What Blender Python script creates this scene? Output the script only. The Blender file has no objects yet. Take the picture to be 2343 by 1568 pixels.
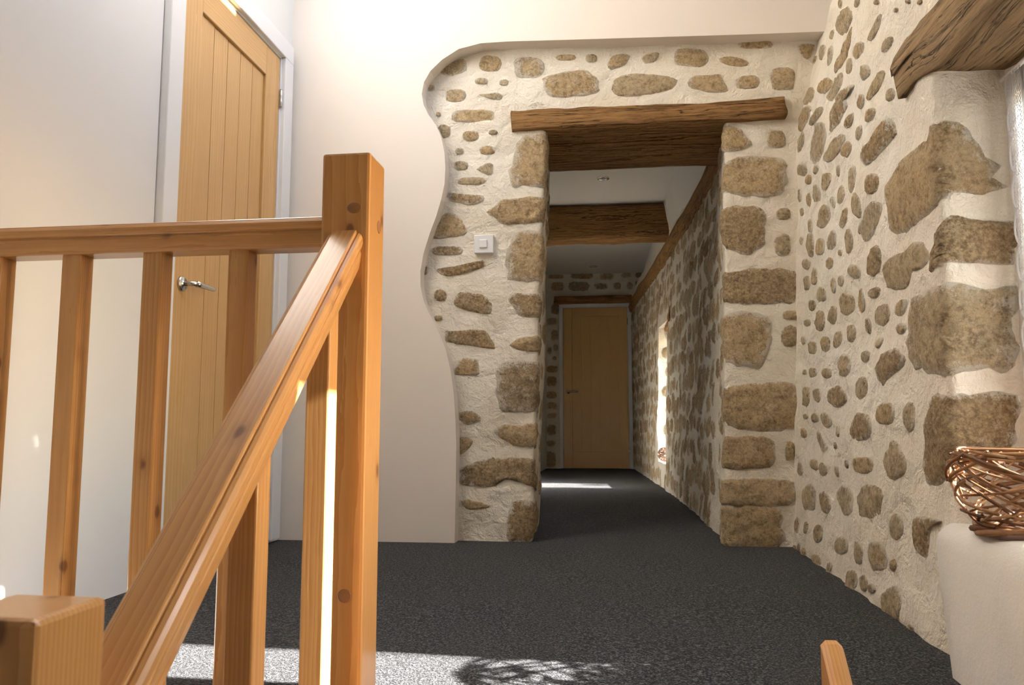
import bpy, bmesh, math, random
from mathutils import Vector, Matrix, noise as mn
from mathutils.geometry import tessellate_polygon

# ------------------------------------------------------------------ camera, sky, sun, exposure
SC = bpy.context.scene
COL = SC.collection
IW, IH, F = 2343.0, 1568.0, 1787.0
PITCH, YAW, EYE = math.atan(184 / F), 0.13308, 0.5
cam_d = bpy.data.cameras.new('camera'); cam = bpy.data.objects.new('camera', cam_d); COL.objects.link(cam)
cam.location = (0, 0, EYE); cam.rotation_euler = (math.pi / 2 + PITCH, 0, YAW)
cam_d.sensor_width = 36; cam_d.lens = F / IW * 36; cam_d.clip_start = 0.05
cam_d.dof.use_dof = True; cam_d.dof.focus_distance = 2.3; cam_d.dof.aperture_fstop = 10
SC.camera = cam
SC.view_settings.view_transform = 'Standard'; SC.view_settings.look = 'None'
SC.view_settings.gamma = 1; SC.view_settings.use_curve_mapping = False
SC.view_settings.exposure = -0.46
SUN_TAN, SUN_DIR = 0.46, Vector((-1, 0.018, -0.46)).normalized()
w = bpy.data.worlds.new('sky'); SC.world = w; w.use_nodes = True
wn = w.node_tree.nodes; wl = w.node_tree.links
sky = wn.new('ShaderNodeTexSky'); sky.sky_type = 'NISHITA'; sky.sun_disc = False
sky.sun_elevation = math.atan(SUN_TAN); sky.sun_rotation = math.radians(90)
sky.air_density = 1.0; sky.dust_density = 0.8; sky.ozone_density = 1.0
wl.new(sky.outputs[0], wn['Background'].inputs[0]); wn['Background'].inputs[1].default_value = 2.5
sd = bpy.data.lights.new('sun', 'SUN'); sd.energy = 95; sd.angle = math.radians(0.6); sd.color = (1, 0.97, 0.94)
so = bpy.data.objects.new('sun_offscreen', sd); COL.objects.link(so)
so.rotation_euler = SUN_DIR.to_track_quat('-Z', 'Y').to_euler()


def portal(name, loc, direction, sx, sy):                 # guides sky light through an opening
    d = bpy.data.lights.new(name, 'AREA'); d.shape = 'RECTANGLE'; d.size = sx; d.size_y = sy
    d.cycles.is_portal = True
    o = bpy.data.objects.new(name, d); COL.objects.link(o); o.location = loc
    o.rotation_euler = Vector(direction).to_track_quat('-Z', 'Y').to_euler()


# ------------------------------------------------------------------ photo pixel -> direction
_fw = Vector((-math.sin(YAW) * math.cos(PITCH), math.cos(YAW) * math.cos(PITCH), math.sin(PITCH)))
_rt = Vector((math.cos(YAW), math.sin(YAW), 0)); _up = _rt.cross(_fw)
CAM = Vector((0, 0, EYE))


def ray(u, v):
    return _fw + _rt * ((u - IW / 2) / F) - _up * ((v - IH / 2) / F)


def hit(u, v, axis, val):
    r = ray(u, v)
    return CAM + r * ((val - CAM[axis]) / r[axis])


# ------------------------------------------------------------------ small helpers
rnd = random.Random(7)


def lerp_table(t, x):
    if x <= t[0][0]:
        return t[0][1]
    for (a, fa), (b, fb) in zip(t, t[1:]):
        if x <= b:
            return fa + (fb - fa) * (x - a) / (b - a)
    return t[-1][1]


def nz(x, y, z=0.0):
    return mn.noise((x, y, z))


def tag(o, label, cat, group=None, kind=None):
    o['label'] = label; o['category'] = cat
    if group: o['group'] = group
    if kind: o['kind'] = kind
    return o


def link(o, parent=None):
    COL.objects.link(o)
    if parent is not None:
        o.parent = parent
        o.matrix_parent_inverse = parent.matrix_basis.inverted()
    return o


def empty(name, loc, label, cat, group=None, kind=None):
    o = bpy.data.objects.new(name, None); o.empty_display_size = 0.1; o.location = loc
    COL.objects.link(o)
    return tag(o, label, cat, group, kind)


def mesh_obj(name, verts, faces, mat, parent=None, loc=None, rot=None, smooth=True, attrs=None, gc=False):
    me = bpy.data.meshes.new(name)
    me.from_pydata([tuple(v) for v in verts], [], faces)
    if smooth:
        me.polygons.foreach_set('use_smooth', [True] * len(me.polygons))
    if gc:
        off = Vector((rnd.uniform(-5, 5), rnd.uniform(-5, 5), rnd.uniform(-5, 5)))
        a = me.attributes.new('gc', 'FLOAT_VECTOR', 'POINT')
        a.data.foreach_set('vector', [c for v in verts for c in (v[0] + off.x, v[1] + off.y, v[2] + off.z)])
    for k, vals in (attrs or {}).items():
        a = me.attributes.new(k, 'FLOAT', 'POINT'); a.data.foreach_set('value', vals)
    me.materials.append(mat)
    o = bpy.data.objects.new(name, me)
    if loc is not None: o.location = loc
    if rot is not None: o.rotation_euler = rot
    return link(o, parent)


def from_bm(name, bm, mat, parent=None, loc=None, rot=None, smooth=False, gc=False):
    bm.normal_update()
    bm.verts.index_update()
    v = [tuple(x.co) for x in bm.verts]; f = [[y.index for y in p.verts] for p in bm.faces]
    bm.free()
    return mesh_obj(name, v, f, mat, parent, loc, rot, smooth, None, gc)


def box_bm(sx, sy, sz, bevel=0.0, seg=2, base=False):
    bm = bmesh.new(); bmesh.ops.create_cube(bm, size=1)
    for v in bm.verts:
        v.co = Vector((v.co.x * sx, v.co.y * sy, (v.co.z + (0.5 if base else 0)) * sz))
    if bevel:
        bmesh.ops.bevel(bm, geom=list(bm.edges), offset=bevel, segments=seg, affect='EDGES', profile=0.5)
    return bm


def box(name, lo, hi, mat, parent=None, bevel=0.0, axis=2, smooth=False):
    """axis = direction of the grain"""
    lo, hi = Vector(lo), Vector(hi); c = (lo + hi) / 2; s = hi - lo
    if axis == 2: bm = box_bm(s.x, s.y, s.z, bevel); rot = (0, 0, 0)
    elif axis == 0: bm = box_bm(s.z, s.y, s.x, bevel); rot = (0, math.pi / 2, 0)
    else: bm = box_bm(s.x, s.z, s.y, bevel); rot = (math.pi / 2, 0, 0)
    return from_bm(name, bm, mat, parent, c, rot, smooth, gc=True)


def quad(name, pts, mat, parent=None):
    return mesh_obj(name, pts, [list(range(len(pts)))], mat, parent, smooth=False)


def tube_data(pts, r, seg=6, verts=None, faces=None, taper=None, closed=False):
    verts = [] if verts is None else verts; faces = [] if faces is None else faces
    n = len(pts); b0 = len(verts)
    for i, p in enumerate(pts):
        p = Vector(p)
        a = Vector(pts[(i - 1) % n] if (closed or i > 0) else pts[0]); b = Vector(pts[(i + 1) % n] if (closed or i < n - 1) else pts[-1])
        t = (b - a).normalized()
        ref = Vector((0, 0, 1)) if abs(t.z) < 0.9 else Vector((1, 0, 0))
        x = t.cross(ref).normalized(); y = t.cross(x)
        rr = r * (taper(i / max(1, n - 1)) if taper else 1)
        for k in range(seg):
            an = 2 * math.pi * k / seg
            verts.append(p + x * (math.cos(an) * rr) + y * (math.sin(an) * rr))
    for i in range(n if closed else n - 1):
        j = (i + 1) % n
        for k in range(seg):
            k2 = (k + 1) % seg
            faces.append([b0 + i * seg + k, b0 + i * seg + k2, b0 + j * seg + k2, b0 + j * seg + k])
    if not closed:
        faces.append([b0 + k for k in range(seg)][::-1]); faces.append([b0 + (n - 1) * seg + k for k in range(seg)])
    return verts, faces


def tube(name, pts, r, mat, parent=None, seg=8, taper=None, closed=False):
    c = sum((Vector(p) for p in pts), Vector()) / len(pts)
    v, f = tube_data([Vector(p) - c for p in pts], r, seg, taper=taper, closed=closed)
    return mesh_obj(name, v, f, mat, parent, loc=c)


def lathe(name, prof, mat, parent, loc, rot=(0, 0, 0), seg=24):
    v, f = [], []
    for r, z in prof:
        for k in range(seg):
            a = 2 * math.pi * k / seg; v.append((r * math.cos(a), r * math.sin(a), z))
    for i in range(len(prof) - 1):
        for k in range(seg):
            k2 = (k + 1) % seg
            f.append([i * seg + k, i * seg + k2, (i + 1) * seg + k2, (i + 1) * seg + k])
    f.append(list(range(seg))[::-1]); f.append([(len(prof) - 1) * seg + k for k in range(seg)])
    return mesh_obj(name, v, f, mat, parent, loc, rot)


# ------------------------------------------------------------------ materials
class NT:
    def __init__(self, name):
        self.m = bpy.data.materials.new(name); self.m.use_nodes = True
        self.n = self.m.node_tree.nodes; self.l = self.m.node_tree.links
        self.b = self.n['Principled BSDF']; self.out = self.n['Material Output']

    def new(self, t, **kw):
        x = self.n.new(t)
        for k, v in kw.items():
            if k in x.inputs: x.inputs[k].default_value = v
            else: setattr(x, k, v)
        return x

    def put(self, sock, v):
        if hasattr(v, 'links') or hasattr(v, 'is_output'): self.l.new(v, sock)
        else: sock.default_value = v

    def noise(self, vec, scale, detail=4, rough=0.55, dist=0.0):
        x = self.new('ShaderNodeTexNoise'); x.inputs['Scale'].default_value = scale
        x.inputs['Detail'].default_value = detail; x.inputs['Roughness'].default_value = rough
        x.inputs['Distortion'].default_value = dist
        if vec is not None: self.l.new(vec, x.inputs['Vector'])
        return x.outputs['Fac']

    def ramp(self, fac, stops, mode='LINEAR'):
        x = self.new('ShaderNodeValToRGB'); x.color_ramp.interpolation = mode
        e = x.color_ramp.elements
        while len(e) < len(stops): e.new(0.5)
        for el, (p, c) in zip(e, stops):
            el.position = p; el.color = c if len(c) == 4 else (*c, 1)
        self.l.new(fac, x.inputs[0]); return x.outputs[0]

    def mix(self, fac, a, b, mode='MIX'):
        x = self.new('ShaderNodeMix', data_type='RGBA', blend_type=mode)
        self.put(x.inputs[0], fac); self.put(x.inputs[6], a if hasattr(a, 'links') else (*a, 1)); self.put(x.inputs[7], b if hasattr(b, 'links') else (*b, 1))
        return x.outputs[2]

    def math(self, op, a, b=0.0, clamp=False):
        x = self.new('ShaderNodeMath', operation=op, use_clamp=clamp); self.put(x.inputs[0], a); self.put(x.inputs[1], b)
        return x.outputs[0]

    def mapr(self, v, a, b, c, d):
        x = self.new('ShaderNodeMapRange'); self.put(x.inputs[0], v)
        for i, q in enumerate((a, b, c, d)): x.inputs[1 + i].default_value = q
        return x.outputs[0]

    def scale(self, vec, s):
        x = self.new('ShaderNodeMapping'); self.l.new(vec, x.inputs[0]); x.inputs['Scale'].default_value = s
        return x.outputs[0]

    def attr(self, name):
        return self.new('ShaderNodeAttribute', attribute_name=name)

    def bump(self, h, strength, dist, prev=None):
        x = self.new('ShaderNodeBump'); x.inputs['Strength'].default_value = strength; x.inputs['Distance'].default_value = dist
        self.l.new(h, x.inputs['Height'])
        if prev is not None: self.l.new(prev, x.inputs['Normal'])
        return x.outputs[0]

    def done(self, color=None, rough=None, normal=None, spec=None, metal=None):
        if color is not None: self.put(self.b.inputs['Base Color'], color if hasattr(color, 'links') else (*color, 1))
        if rough is not None: self.put(self.b.inputs['Roughness'], rough)
        if normal is not None: self.l.new(normal, self.b.inputs['Normal'])
        if spec is not None: self.b.inputs['Specular IOR Level'].default_value = spec
        if metal is not None: self.b.inputs['Metallic'].default_value = metal
        return self.m


def pos(t): return t.new('ShaderNodeNewGeometry').outputs['Position']


def mat_paint(name, col, rough=0.75, bump=0.04):
    t = NT(name); p = pos(t)
    c = t.mix(t.mapr(t.noise(p, 1.7, 3), 0.3, 0.7, 0, 1), tuple(x * 0.985 for x in col), col)
    return t.done(c, rough, t.bump(t.noise(p, 220, 2), bump, 0.002), 0.25)


MORTAR_A, MORTAR_B = (0.80, 0.715, 0.575), (0.88, 0.82, 0.70)


def mortar_nodes(t, p):
    n1 = t.noise(p, 3.5, 5, 0.6); n2 = t.noise(p, 38, 4, 0.65)
    c = t.mix(t.mapr(n1, 0.32, 0.68, 0, 1), MORTAR_A, MORTAR_B)
    c = t.mix(t.mapr(n2, 0.62, 0.8, 0, 0.35), c, (0.60, 0.49, 0.32))
    return c


def mat_mortar():
    t = NT('lime_mortar'); p = pos(t); c = mortar_nodes(t, p)
    nb = t.bump(t.noise(p, 16, 4, 0.6, 0.4), 0.8, 0.025); nb = t.bump(t.noise(p, 110, 4, 0.7), 0.7, 0.006, nb)
    return t.done(c, 0.9, nb, 0.15)


def mat_stone(name, tints, grey):
    t = NT(name); p = pos(t)
    rn = t.new('ShaderNodeObjectInfo').outputs['Random']
    big = t.noise(p, 9, 5, 0.65); mid = t.noise(p, 27, 5, 0.72); fine = t.noise(p, 85, 6, 0.8); grain = t.noise(p, 240, 3, 0.75)
    base = t.ramp(rn, [(i / (len(tints) - 1), c) for i, c in enumerate(tints)])
    c = t.mix(t.mapr(big, 0.35, 0.7, 0, 0.85), base, grey)
    dark = t.mix(0.66, c, (0.14, 0.075, 0.03)); pale = t.mix(0.6, c, (0.95, 0.74, 0.44))
    c = t.mix(t.mapr(mid, 0.36, 0.56, 0, 1), dark, c)
    c = t.mix(t.mapr(fine, 0.44, 0.62, 0, 0.75), c, pale)
    c = t.mix(t.mapr(fine, 0.32, 0.45, 0.7, 0), c, dark)
    c = t.mix(t.mapr(grain, 0.54, 0.72, 0, 0.5), c, (0.15, 0.09, 0.042))
    edge = t.attr('edge').outputs['Fac']
    fade = t.mapr(t.math('FRACT', t.math('MULTIPLY', rn, 13.7)), 0.2, 1.0, -0.15, 0.30)
    dith = t.math('ADD', t.mapr(t.noise(p, 30, 3, 0.6), 0.25, 0.75, -0.55, 0.55), t.mapr(t.noise(p, 130, 5, 0.85), 0.3, 0.7, -0.6, 0.6))
    k = t.math('ADD', t.math('ADD', t.math('MULTIPLY', edge, 1.5), fade), dith)
    k = t.mapr(k, 0.55, 1.0, 0, 0.95)
    c = t.mix(k, c, mortar_nodes(t, p))
    nb = t.bump(mid, 0.7, 0.03); nb = t.bump(fine, 0.9, 0.012, nb); nb = t.bump(grain, 0.5, 0.004, nb)
    return t.done(c, 0.92, nb, 0.15)


def mat_pine(name, light, dark, knots=True, rough=0.28, ring=55.0, coat=0.3):
    t = NT(name); g = t.attr('gc').outputs['Vector']
    gs = t.scale(g, (1, 1, 0.07))
    warp = t.noise(t.scale(g, (1, 1, 0.25)), 7, 3)
    x = t.new('ShaderNodeTexWave', wave_type='RINGS', rings_direction='Z', wave_profile='SAW')
    x.inputs['Scale'].default_value = ring; x.inputs['Distortion'].default_value = 5.5
    x.inputs['Detail'].default_value = 3; x.inputs['Detail Scale'].default_value = 1.3
    t.l.new(gs, x.inputs['Vector'])
    fine = t.noise(t.scale(g, (1, 1, 0.03)), 260, 4, 0.6)
    f = t.math('ADD', t.math('MULTIPLY', x.outputs['Fac'], 0.6), t.math('MULTIPLY', fine, 0.4))
    c = t.ramp(f, [(0.15, light), (0.55, tuple((a + b) / 2 for a, b in zip(light, dark))), (0.95, dark)])
    c = t.mix(t.mapr(warp, 0.35, 0.7, 0, 0.25), c, dark)
    if knots:
        v = t.new('ShaderNodeTexVoronoi', feature='F1'); v.inputs['Scale'].default_value = 1.0
        t.l.new(t.scale(g, (14, 14, 8)), v.inputs['Vector'])
        kn = t.math('ADD', v.outputs['Distance'], t.math('MULTIPLY', t.noise(g, 60, 2), 0.06))
        c = t.mix(t.mapr(kn, 0.10, 0.30, 0.5, 0), c, (0.30, 0.13, 0.04))
        c = t.mix(t.mapr(kn, 0.10, 0.16, 0.8, 0), c, (0.14, 0.05, 0.018))
    nb = t.bump(f, 0.08, 0.001)
    t.b.inputs['Coat Weight'].default_value = coat; t.b.inputs['Coat Roughness'].default_value = 0.15
    return t.done(c, rough, nb, 0.4)


def mat_old_oak(name, light, dark, bump=0.9):
    t = NT(name); g = t.attr('gc').outputs['Vector']
    a = t.noise(t.scale(g, (1, 1, 0.07)), 110, 6, 0.75, 0.5); b = t.noise(t.scale(g, (1, 1, 0.2)), 7, 5, 0.6)
    cr = t.noise(t.scale(g, (1, 1, 0.045)), 30, 4, 0.6, 0.8)
    c = t.ramp(a, [(0.30, dark), (0.46, tuple((2 * x + y) / 3 for x, y in zip(light, dark))), (0.60, light)])
    c = t.mix(t.mapr(b, 0.35, 0.62, 0.35, 0), c, dark)
    crack = t.mapr(t.math('ABSOLUTE', t.math('SUBTRACT', cr, 0.5)), 0.0, 0.018, 1, 0)
    c = t.mix(t.math('MULTIPLY', crack, 0.85), c, (0.03, 0.015, 0.007))
    h = t.math('SUBTRACT', a, t.math('MULTIPLY', crack, 0.7))
    nb = t.bump(h, bump, 0.02); nb = t.bump(t.noise(g, 130, 4, 0.7), 0.5, 0.003, nb)
    return t.done(c, 0.8, nb, 0.2)


def mat_carpet():
    t = NT('charcoal_carpet'); p = pos(t)
    a = t.noise(p, 190, 2, 0.8); b = t.noise(p, 85, 2, 0.6)
    f = t.math('ADD', t.math('MULTIPLY', a, 0.75), t.math('MULTIPLY', b, 0.25))
    c = t.ramp(f, [(0.42, (0.003, 0.003, 0.0032)), (0.5, (0.016, 0.016, 0.0165)), (0.59, (0.118, 0.117, 0.117))])
    nb = t.bump(f, 1.0, 0.012)
    t.b.inputs['Sheen Weight'].default_value = 0.12; t.b.inputs['Sheen Roughness'].default_value = 0.5
    return t.done(c, 0.95, nb, 0.05)


def mat_plain(name, col, rough=0.5, metal=0.0, spec=0.5):
    t = NT(name); p = pos(t)
    c = t.mix(t.noise(p, 30, 2), tuple(x * 0.96 for x in col), col)
    return t.done(c, rough, None, spec, metal)


def mat_glass():
    t = NT('window_glass')
    tr = t.new('ShaderNodeBsdfTransparent'); gl = t.new('ShaderNodeBsdfGlossy'); gl.inputs['Roughness'].default_value = 0.02
    lw = t.new('ShaderNodeFresnel'); lw.inputs['IOR'].default_value = 1.3
    mx = t.new('ShaderNodeMixShader'); t.l.new(lw.outputs[0], mx.inputs[0]); t.l.new(tr.outputs[0], mx.inputs[1]); t.l.new(gl.outputs[0], mx.inputs[2])
    t.l.new(mx.outputs[0], t.out.inputs[0]); return t.m


def mat_sill():
    t = NT('trowelled_plaster'); p = pos(t)
    c = t.mix(t.mapr(t.noise(p, 5, 4), 0.3, 0.7, 0, 1), (0.74, 0.71, 0.64), (0.82, 0.80, 0.75))
    nb = t.bump(t.noise(p, 150, 4, 0.7), 0.4, 0.003); nb = t.bump(t.noise(p, 12, 3), 0.25, 0.015, nb)
    return t.done(c, 0.85, nb, 0.2)


def mat_wicker():
    t = NT('willow_twig'); p = pos(t); rn = t.new('ShaderNodeObjectInfo').outputs['Random']
    c = t.ramp(rn, [(0, (0.075, 0.032, 0.014)), (0.5, (0.20, 0.095, 0.036)), (1, (0.36, 0.205, 0.095))])
    c = t.mix(t.mapr(t.noise(p, 60, 3), 0.4, 0.7, 0, 0.5), c, (0.16, 0.06, 0.02))
    return t.done(c, 0.55, None, 0.3)


M = {}
M['white'] = mat_paint('white_wall_paint', (0.80, 0.79, 0.765))
M['cream'] = mat_paint('cream_wall_paint', (0.85, 0.775, 0.69))
M['ceil'] = mat_paint('ceiling_paint', (0.83, 0.80, 0.74))
M['gloss'] = mat_paint('white_gloss_paint', (0.84, 0.84, 0.84), 0.35, 0.01)
M['mortar'] = mat_mortar()
M['stone'] = mat_stone('ochre_granite', [(0.54, 0.36, 0.165), (0.64, 0.455, 0.235), (0.50, 0.34, 0.17), (0.72, 0.53, 0.30), (0.60, 0.41, 0.205)], (0.56, 0.44, 0.28))
M['stone_grey'] = mat_stone('weathered_granite', [(0.50, 0.375, 0.21), (0.62, 0.475, 0.28), (0.47, 0.37, 0.235), (0.68, 0.52, 0.30)], (0.53, 0.45, 0.32))
M['stone_dark'] = mat_stone('dark_granite', [(0.34, 0.215, 0.10), (0.44, 0.29, 0.145), (0.36, 0.255, 0.15)], (0.36, 0.28, 0.18))
M['pine'] = mat_pine('varnished_pine', (0.60, 0.325, 0.115), (0.42, 0.185, 0.05))
M['oak'] = mat_pine('oiled_oak', (0.62, 0.39, 0.165), (0.50, 0.285, 0.10), False, 0.42, 34, 0.08)
M['beam'] = mat_old_oak('old_oak_beam', (0.54, 0.295, 0.11), (0.15, 0.066, 0.024), 1.0)
M['beam_grey'] = mat_old_oak('weathered_oak_beam', (0.52, 0.345, 0.175), (0.17, 0.105, 0.055), 0.9)
M['carpet'] = mat_carpet()
M['metal'] = mat_plain('satin_steel', (0.62, 0.60, 0.57), 0.25, 1.0)
M['plastic'] = mat_plain('white_plastic', (0.85, 0.85, 0.84), 0.3)
M['glass'] = mat_glass()
M['sill'] = mat_sill()
M['wicker'] = mat_wicker()
M['bark'] = mat_plain('brown_bark_strip', (0.10, 0.05, 0.03), 0.6)
M['leaf'] = mat_plain('dried_leaf', (0.13, 0.065, 0.035), 0.6)
M['lace'] = mat_plain('white_cotton_lace', (0.88, 0.88, 0.87), 0.8, 0, 0.1)
M['knot'] = mat_plain('pine_knot', (0.30, 0.135, 0.045), 0.5)
M['lampglass'] = mat_plain('frosted_bulb', (0.55, 0.55, 0.52), 0.3)

# ------------------------------------------------------------------ stone-wall surfaces


class Surf:
    """a wall face that follows a plan path (x,y) and can lean with height"""
    def __init__(self, pts, s0, side=1, rad=0.02, lean=None, amp=1.0, seed=0.0):
        self.pts = [Vector(p) for p in pts]; self.cum = [s0]
        for a, b in zip(self.pts, self.pts[1:]): self.cum.append(self.cum[-1] + (b - a).length)
        self.side, self.rad, self.lean, self.amp, self.seed = side, rad, lean, amp, seed

    def raw(self, s):
        c = self.cum
        for i in range(len(c) - 1):
            if s <= c[i + 1] or i == len(c) - 2:
                return self.pts[i] + (self.pts[i + 1] - self.pts[i]) * ((s - c[i]) / (c[i + 1] - c[i]))

    def base(self, s):
        r = self.rad; p = (self.raw(s - r) + self.raw(s) * 2 + self.raw(s + r) + self.raw(s - r / 2) + self.raw(s + r / 2)) / 6
        d = (self.raw(s + r) - self.raw(s - r)).normalized()
        return p, Vector((-d.y, d.x)) * self.side

    def bump(self, s, z):
        q = self.seed
        return self.amp * (0.012 * nz(s * 3.1, z * 3.1, q) + 0.009 * nz(s * 8, z * 8, q + 3) + 0.004 * nz(s * 21, z * 21, q + 7))

    def at(self, s, z, h=0.0, b=True):
        p, n = self.base(s)
        p = p + n * (h + (self.bump(s, z) if b else 0))
        if self.lean: p = p + self.lean(p, z)
        return Vector((p.x, p.y, z))

    def s_of(self, axis, val):                       # path length where the coordinate reaches val (monotone span)
        best = None
        for i in range(len(self.pts) - 1):
            a, b = self.pts[i][axis], self.pts[i + 1][axis]
            if abs(a - b) > 1e-4 and min(a, b) - 1e-6 <= val <= max(a, b) + 1e-6:
                return self.cum[i] + (val - a) / (b - a) * (self.cum[i + 1] - self.cum[i])
        return best


def grid_part(surf, svals, zvals, skip, verts, faces):
    idx = {}
    for i, s in enumerate(svals):
        for j, z in enumerate(zvals):
            idx[i, j] = len(verts); verts.append(surf.at(s, z))
    for i in range(len(svals) - 1):
        for j in range(len(zvals) - 1):
            if skip and skip((svals[i] + svals[i + 1]) / 2, (zvals[j] + zvals[j + 1]) / 2): continue
            faces.append([idx[i, j], idx[i + 1, j], idx[i + 1, j + 1], idx[i, j + 1]])


def frange(a, b, step):
    n = max(1, int(round((b - a) / step))); return [a + (b - a) * i / n for i in range(n + 1)]


STONES = 0


def add_stone(surf, poly, parent, kind='stone', prot=0.007, seg=None):
    """poly: outline in (s, z); a rough lens of stone set in the mortar"""
    global STONES; STONES += 1
    sd_ = STONES * 3.37
    n0 = len(poly); per = sum(math.dist(poly[i], poly[(i + 1) % n0]) for i in range(n0))
    n = seg or max(12, min(40, int(per / 0.022)))
    pts = []
    for k in range(n):                                # resample the outline
        d = per * k / n; i = 0
        while d > math.dist(poly[i], poly[(i + 1) % n0]):
            d -= math.dist(poly[i], poly[(i + 1) % n0]); i = (i + 1) % n0
        L = math.dist(poly[i], poly[(i + 1) % n0]) or 1
        a, b = poly[i], poly[(i + 1) % n0]
        pts.append((a[0] + (b[0] - a[0]) * d / L, a[1] + (b[1] - a[1]) * d / L))
    pts = [tuple((pts[i - 1][c] + 3 * pts[i][c] + pts[(i + 1) % n][c]) / 5 for c in (0, 1)) for i in range(n)]
    cs = sum(p[0] for p in pts) / n; cz = sum(p[1] for p in pts) / n
    R = sum(math.dist(p, (cs, cz)) for p in pts) / n
    pts = [(cs + (p[0] - cs) * (1 + 0.11 * nz(p[0] * 30, p[1] * 30, sd_) + 0.06 * nz(p[0] * 80, p[1] * 80, sd_)) * 1.13,
            cz + (p[1] - cz) * (1 + 0.11 * nz(p[0] * 30, p[1] * 30, sd_ + 9) + 0.06 * nz(p[0] * 80, p[1] * 80, sd_ + 9)) * 1.13) for p in pts]
    rings = (.12, .25, .38, .52, .66, .78, .9, 1.0) if R > .075 else (.25, .5, .7, .86, 1.0) if R > .035 else (.4, .75, 1.0)
    rough = min(0.007, R * 0.10)
    v = [surf.at(cs, cz, prot)]; e = [0.0]; f = []
    for r in rings:
        for p in pts:
            s = cs + (p[0] - cs) * r; z = cz + (p[1] - cz) * r
            h = prot * (1 - r ** 5) - (0.006 if r == 1.0 else 0)
            h += rough * nz(s * 34, z * 34, sd_) * (1 if r < 1 else 0.4)
            v.append(surf.at(s, z, h)); e.append(r ** (6 if R > .075 else 4 if R > .035 else 3))
    for k in range(n):
        f.append([0, 1 + k, 1 + (k + 1) % n])
    for q in range(len(rings) - 1):
        for k in range(n):
            k2 = (k + 1) % n
            f.append([1 + q * n + k, 1 + (q + 1) * n + k, 1 + (q + 1) * n + k2, 1 + q * n + k2])
    c = v[0].copy()
    a, b, d = v[f[0][0]], v[f[0][1]], v[f[0][2]]
    p0, nn = surf.base(cs)
    if (b - a).cross(d - a).dot(Vector((nn.x, nn.y, 0))) < 0: f = [x[::-1] for x in f]
    return mesh_obj('stone', [x - c for x in v], f, M[kind], parent, loc=c, attrs={'edge': e})


def ellipse_px(cx, cy, hl, hw, ang, squ=0.78, n=14):
    a = math.radians(ang); out = []
    for k in range(n):
        t = 2 * math.pi * k / n; c, s = math.cos(t), math.sin(t)
        x = math.copysign(abs(c) ** squ, c) * hw; y = math.copysign(abs(s) ** squ, s) * hl
        out.append((cx + x * math.cos(a) - y * math.sin(a) * 1.0, cy + x * math.sin(a) + y * math.cos(a)))
    return out


def bbox_px(x0, y0, x1, y1):
    return ellipse_px((x0 + x1) / 2, (y0 + y1) / 2, (y1 - y0) / 2, (x1 - x0) / 2, 0, 0.42, 20)


# ------------------------------------------------------------------ key measures of the place (metres)
XL = -1.457                 # left wall
YE, YP = 3.345, 3.268        # stone face of the end wall, plasterboard face in front of it
XR, YJ = 0.70, 1.77         # right wall, window jamb
LAND = 1.388                 # edge of the landing
YH = 9.75                   # far end of the hall


def hall_z(y):
    t = min(1, max(0, (y - 3.8) / 5.9)); return -0.06 * t


def roof_z(x): return 2.27 + 0.85 * (0.89 - x) if x > -0.5 else 2.27 + 0.85 * 1.39 - 0.85 * (-0.5 - x)


# ------------------------------------------------------------------ floor
v, f = [], []
def floor_patch(xs, ys, zf):
    b = len(v)
    for y in ys:
        for x in xs: v.append((x, y, zf(x, y)))
    n = len(xs)
    for j in range(len(ys) - 1):
        for i in range(n - 1): f.append([b + j * n + i, b + j * n + i + 1, b + (j + 1) * n + i + 1, b + (j + 1) * n + i])
floor_patch(frange(XL - 0.02, 1.0, 0.05), frange(LAND, 3.40, 0.05), lambda x, y: 0.004 * nz(x * 3, y * 3))
floor_patch(frange(-0.9, 0.62, 0.05), frange(3.40, 9.85, 0.08), lambda x, y: hall_z(y) + 0.004 * nz(x * 3, y * 3))
floor = mesh_obj('floor', v, f, M['carpet'])
tag(floor, 'charcoal grey looped carpet covering landing and passage', 'floor', kind='structure')
tr = box('trim_1', (XL, LAND - 0.03, -0.24), (0.72, LAND + 0.004, -0.006), M['pine'], None, 0.004, 0)
tag(tr, 'pine fascia board along the edge of the landing', 'trim', kind='structure')

# ------------------------------------------------------------------ plain walls and roof
TOP = 3.7
YD0, YD1 = 2.365, 3.135
v, f = [], []
YG = YD0 - .0985                                           # an open joint of a few millimetres beside the architrave
for y0, y1, z0, z1 in ((-2.2, YG, -2.5, TOP), (YD1 + .03, 3.42, -2.5, TOP), (YG, YD1 + .03, 2.125, TOP), (YG, YD1 + .03, -2.5, 0)):
    b = len(v); v += [(XL, y0, z0), (XL, y1, z0), (XL, y1, z1), (XL, y0, z1)]; f.append([b, b + 1, b + 2, b + 3])
Y0_, Y1_, XB = YG - .02, YD1 + .12, XL - .13                # closed recess added behind the door set to shut out sky light
for q in (((XB, Y0_, -.1), (XB, Y1_, -.1), (XB, Y1_, 2.3), (XB, Y0_, 2.3)), ((XL, Y0_, -.1), (XB, Y0_, -.1), (XB, Y0_, 2.3), (XL, Y0_, 2.3)), ((XL, Y1_, -.1), (XB, Y1_, -.1), (XB, Y1_, 2.3), (XL, Y1_, 2.3)),
          ((XL, Y0_, 2.3), (XB, Y0_, 2.3), (XB, Y1_, 2.3), (XL, Y1_, 2.3)), ((XL, Y0_, -.1), (XB, Y0_, -.1), (XB, Y1_, -.1), (XL, Y1_, -.1))):
    b = len(v); v += list(q); f.append([b, b + 1, b + 2, b + 3])
wl_ = mesh_obj('wall_left', v, f, M['white'], smooth=False)
tag(wl_, 'smooth off-white plaster wall holding the landing door', 'wall', kind='structure')
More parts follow.
